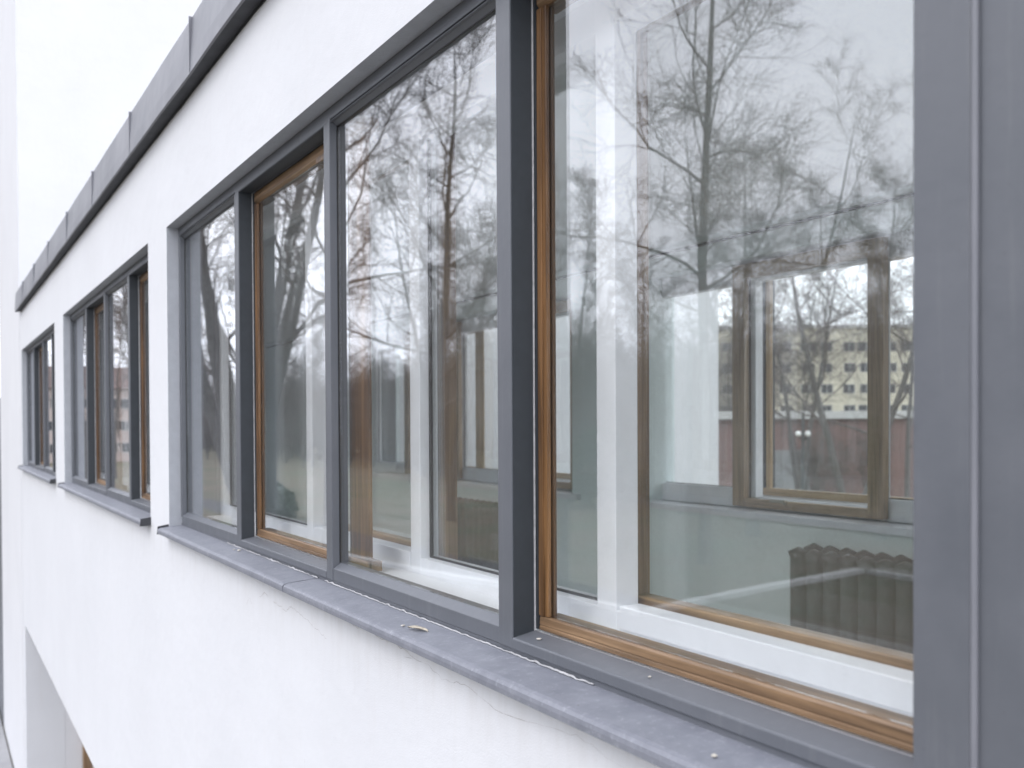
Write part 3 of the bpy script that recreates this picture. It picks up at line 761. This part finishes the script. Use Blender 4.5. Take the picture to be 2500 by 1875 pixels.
plant('wide', -10.5, 99.0, 4.1, .9, "wide bare tree close to the salmon pink house", GP)
plant('tall', -5.5, 52.0, 3.3, .9, "bare tree near the pavement reflected in the far windows", GP)
BGL = "bare tree far back in the park, one of a loose row"
BGG = "far row of bare park trees"
rr = random.Random(5)
for i in range(26):
    t = i / 25
    x = -34 - rr.uniform(0, 26); y = 4 + 120 * t + rr.uniform(-3, 3)
    plant(rr.choice(['tall', 'round', 'wide', 'slim', 'round']), x, y, rr.uniform(0, 6.28), rr.uniform(.8, 1.1), BGL, BGG)
GB = "bare trees behind the building"
plant('wide', 22.0, 18.6, 1.9, .80, "sparse bare tree spreading in front of the yellow apartment block", GB)
plant('slim', 27.0, 31.5, .6, 1.0, "bare tree beside the white wing seen through the rear window", GB)
plant('round', 31.0, 35.5, 2.8, 1.0, "dense bare tree beside the white wing, behind the slender one", GB)
plant('slim', 47.0, 43.5, 2.0, 1.0, "thin bare tree at the left end of the brick warehouse", GB)
plant('wide', 33.0, 30.5, 2.9, .85, "bare tree forking low in front of the left part of the brick warehouse", GB)
plant('round', 36.0, 27.0, 4.4, .7, "small bare tree rising in front of the right part of the brick warehouse", GB)

# the wood at the back of the park and the brush in front of it: one mass each
def mass(name, pts, kinds, smin, smax, label):
    me = bpy.data.meshes.new(name); me.from_pydata(pts, [], []); o = bpy.data.objects.new(name, me); COL.objects.link(o)
    tag(o, label, "wood", kind='stuff')
    ng = bpy.data.node_groups.new(name, 'GeometryNodeTree')
    ng.interface.new_socket("Geometry", in_out='INPUT', socket_type='NodeSocketGeometry'); ng.interface.new_socket("Geometry", in_out='OUTPUT', socket_type='NodeSocketGeometry')
    N = ng.nodes.new; gi = N("NodeGroupInput"); go = N("NodeGroupOutput"); L = ng.links.new
    join = N("GeometryNodeJoinGeometry"); idx = N("GeometryNodeInputIndex")
    rs = N("FunctionNodeRandomValue"); rs.inputs[2].default_value = smin; rs.inputs[3].default_value = smax
    rot = N("FunctionNodeRandomValue"); rot.data_type = 'FLOAT_VECTOR'; rot.inputs[0].default_value = (0, 0, 0); rot.inputs[1].default_value = (0, 0, 6.283)
    for q, k_ in enumerate(kinds):
        md = N("ShaderNodeMath"); md.operation = 'MODULO'; L(idx.outputs[0], md.inputs[0]); md.inputs[1].default_value = len(kinds)
        cp = N("ShaderNodeMath"); cp.operation = 'COMPARE'; L(md.outputs[0], cp.inputs[0]); cp.inputs[1].default_value = q; cp.inputs[2].default_value = .1
        jj = N("GeometryNodeJoinGeometry")
        for ch in protos[k_].children:
            oi = N("GeometryNodeObjectInfo"); oi.inputs["Object"].default_value = ch; oi.transform_space = 'ORIGINAL'; L(oi.outputs["Geometry"], jj.inputs[0])
        ip = N("GeometryNodeInstanceOnPoints"); L(gi.outputs[0], ip.inputs["Points"]); L(cp.outputs[0], ip.inputs["Selection"])
        L(jj.outputs[0], ip.inputs["Instance"]); L(rot.outputs[0], ip.inputs["Rotation"]); L(rs.outputs[1], ip.inputs["Scale"])
        L(ip.outputs[0], join.inputs[0])
    L(join.outputs[0], go.inputs[0])
    o.modifiers.new("wood", 'NODES').node_group = ng
    return o
rr = random.Random(77)
mass("far_wood", [(-52 - rr.uniform(0, 44), -10 + 370 * (i + rr.random()) / 420, 0) for i in range(420)], ['tall', 'round', 'wide', 'slim'], .75, 1.0, "far leafless wood closing off the park")
mass("brush", [(-30 - rr.uniform(0, 22) - (i % 3) * 6, 8 + 270 * (i + rr.random()) / 620, 0) for i in range(620)], ['fan', 'slim', 'wide', 'round'], .22, .50, "low leafless brush under the park trees")
mass("brush", [(-44 - rr.uniform(0, 36), 0 + 330 * (i + rr.random()) / 420, 0) for i in range(420)], ['fan', 'wide', 'round', 'slim'], .48, .72, "leafless thicket in front of the far wood")
mass("brush", [(31 + 11 * rr.random(), 26 + 12 * rr.random(), 0) for i in range(5)], ['fan', 'wide'], .16, .25, "leafless shrubs in front of the brick warehouse")
mass("far_wood", [(44 + rr.uniform(0, 18), 50 + 30 * rr.random(), 0) for i in range(26)], ['tall', 'round', 'slim'], .6, .85, "leafless wood beside the white wing behind the building")

# dark evergreens in the park
def evergreen(x, y, h, w, label, seed, dome=False):
    rr = random.Random(seed); root = empty("evergreen_tree", (x, y, 0)); tag(root, label, "tree", "evergreens in the park")
    T = MB(); T.tube([Vector((x, y, -.1)), Vector((x, y, h * .5)), Vector((x, y, h * .95))], [.16, .12, .03], 8); T.build("trunk", M['bark'], root, smooth=True)
    g = MB()
    for i in range(4200):
        a = rr.uniform(0, 6.28); zt = rr.random() ** .8; rmax = w * (math.sqrt(max(0, 1 - zt ** 2.2)) if dome else (1 - zt) ** .8 + .05)
        rmax *= .82 + .3 * mnoise.noise(Vector((math.cos(a) * 1.5, math.sin(a) * 1.5, zt * 5 + seed)))
        rd = rmax * rr.random() ** .45; p = Vector((x + math.cos(a) * rd, y + math.sin(a) * rd, h * .08 + zt * h * .92))
        s = rr.uniform(.10, .26); u = Vector((rr.uniform(-1, 1), rr.uniform(-1, 1), rr.uniform(-1, 1))).normalized(); w_ = u.orthogonal().normalized()
        g.quad(p - u * s, p - w_ * s * .5, p + u * s, p + w_ * s * .5)
    g.build("crown", M['evergreen'], root)
evergreen(-46, 41, 9.5, 3.6, "dark round topped evergreen reflected above the rear window frame", 1, True)
evergreen(-30, 42, 4.2, 3.0, "low dark evergreen reflected behind the tall straight trunk", 2, True)
evergreen(-13, 46, 1.7, 1.8, "low dark evergreen reflected low in the far left pane", 4, True)
evergreen(-36, 30, 5.0, 3.4, "dark evergreen reflected at the right edge of the right pane", 5, True)

# ------------------------------------------------------------------ houses
M['yellow'] = simple("yellow_render", (0.62, 0.58, 0.47), 0.9, 0.06, .3)
M['cream'] = simple("pale_concrete", (0.55, 0.55, 0.54), 0.9, 0.06, .3)
M['wdark'] = simple("dark_window", (0.035, 0.038, 0.045), 0.12, 0.2, 1)
M['pink'] = simple("salmon_render", (0.44, 0.37, 0.34), 0.9, 0.08, .3)
M['roof'] = simple("roof_tiles", (0.16, 0.11, 0.10), 0.9, 0.2, 2)
m, n, b = new_mat("red_brick"); v = _coords(n)
bt = n.nodes.new("ShaderNodeTexBrick"); bt.inputs["Scale"].default_value = 2.2; bt.inputs["Color1"].default_value = (0.17, 0.110, 0.104, 1)
bt.inputs["Color2"].default_value = (0.235, 0.145, 0.135, 1); bt.inputs["Mortar"].default_value = (0.30, 0.25, 0.23, 1); bt.inputs["Mortar Size"].default_value = 0.012
n.links.new(v, bt.inputs["Vector"]); n.links.new(bt.outputs[0], b.inputs["Base Color"]); b.inputs["Roughness"].default_value = .9; M['brick'] = m

def house(name, loc, rz, L, Dp, H, mat, cols, rows, label, cat, roof='flat', gap=5.5, pair=2.3, z0=1.2, fh=2.85, ww=1.5, wh=1.15):
    r = empty(name, loc, rz); tag(r, label, cat)
    def part(mb, nm, mt, par=r, bevel=0):
        o = mb.build(nm, mt, None, origin=(0, 0, 0)); o.parent = par; return o
    g = MB(); g.box(-L / 2, L / 2, 0, Dp, -.2, H); part(g, "wall", mat)
    g = MB()
    if roof == 'flat': g.box(-L / 2 - .3, L / 2 + .3, -.3, Dp + .3, H + .003, H + .45)
    else:
        g.v += [(-L / 2 - .4, -.5, H), (L / 2 + .4, -.5, H), (L / 2 + .4, Dp + .5, H), (-L / 2 - .4, Dp + .5, H), (-L / 2 + 2, Dp / 2, H + 3), (L / 2 - 2, Dp / 2, H + 3)]
        g.f += [(0, 1, 5, 4), (1, 2, 5), (2, 3, 4, 5), (3, 0, 4), (0, 3, 2, 1)]; g.m += [0] * 5
    part(g, "roof", M['roof'] if roof != 'flat' else M['cream'])
    f0 = None
    for j in range(rows):
        for i in range(cols):
            cx = -L / 2 + 2.2 + (i // 2) * gap + (i % 2) * pair; cz = z0 + j * fh
            if cx > L / 2 - 1: continue
            if f0 is None:
                g = MB(); g.box(-ww / 2 - .06, ww / 2 + .06, -.05, .0, -.06, 0); g.box(-ww / 2 - .06, ww / 2 + .06, -.05, .0, wh, wh + .06)
                g.box(-ww / 2 - .06, -ww / 2, -.05, 0, 0, wh); g.box(ww / 2, ww / 2 + .06, -.05, 0, 0, wh); g.box(-.03, .03, -.05, 0, 0, wh)
                f0 = g.build("window", M['cream'], None, origin=(0, 0, 0)); f0.parent = r; f = f0
                q = MB(); q.box(-ww / 2, ww / 2, -.02, -.004, 0, wh); pn = q.build("pane", M['wdark'], None, origin=(0, 0, 0)); pn.parent = f0
            else: f = copy_tree(f0, r)
            f.location = (cx + random.Random(i * 7 + j).uniform(-.12, .12), -.003, cz)
            if random.Random(i * 13 + j * 5).random() < .2: f.scale = (1.5, 1, 1)
    return r
A = math.radians(-31.3)
apt = house("apartment_building", (102.0, 89.7, 0), A, 72, 12, 17.4, M['yellow'], 26, 5, "long yellow apartment block with rows of paired windows beyond the bare trees", "building", z0=2.9)
wh = house("brick_warehouse", (46.0, 36.0, 0), A, 30, 9, 4.75, M['brick'], 0, 0, "low red brick warehouse with a pale roof edge and grey gate", "building")
g = MB(); g.box(-6.2, -4.2, -.06, -.003, 0, 2.95); 
for k in range(5): g.box(-6.15 + k * .4, -5.85 + k * .4, -.085, -.061, .1, 2.85)
o = g.build("gate", simple("gate_paint", (0.26, 0.27, 0.28), 0.7), None, origin=(0, 0, 0)); o.parent = wh; tag(o, "pale grey panelled gate")
house("pink_house", (-16.0, 132, 0), math.radians(12), 14, 9, 9.4, M['pink'], 6, 3, "salmon pink house reflected in the second window", "house", roof='hip', gap=4.2, pair=1.9)
house("yellow_house", (-62.0, 150, 0), math.radians(20), 22, 10, 7.4, M['yellow'], 10, 2, "low yellow house reflected beyond the park trees", "house", roof='hip', gap=4.2, pair=1.9)

# street lamp with two white globes
M['globe'] = simple("white_globe", (0.85, 0.86, 0.84), 0.25, 0.03)
M['pole'] = simple("lamp_pole", (0.03, 0.035, 0.035), 0.5, 0.1)
lamp = empty("street_lamp", (26.4, 24.36, 0), A); tag(lamp, "dark street lamp with two white globes in front of the brick warehouse", "street lamp")
def lp(mb, nm, mt):
    o = mb.build(nm, mt, None, origin=(0, 0, 0), smooth=True); o.parent = lamp; return o
g = MB(); g.tube([Vector((0, 0, 0)), Vector((0, 0, .4)), Vector((0, 0, .42)), Vector((0, 0, 4.9))], [.12, .11, .06, .05], 10, cap=True); lp(g, "pole", M['pole'])
g = MB(); g.tube([Vector((-.17, 0, 4.0)), Vector((-.12, 0, 3.93)), Vector((0, 0, 3.9)), Vector((.12, 0, 3.93)), Vector((.17, 0, 4.0))], [.03] * 5, 8, cap=True); lp(g, "arm", M['pole'])
for sx in (-.17, .17):
    g = MB(); n_ = 8
    g.tube([Vector((sx, 0, 4.0 + .22 * (1 - math.cos(math.pi * i / n_)) / 2)) for i in range(n_ + 1)], [max(.004, .11 * math.sin(math.pi * i / n_)) for i in range(n_ + 1)], 12, cap=True); lp(g, "globe", M['globe'])
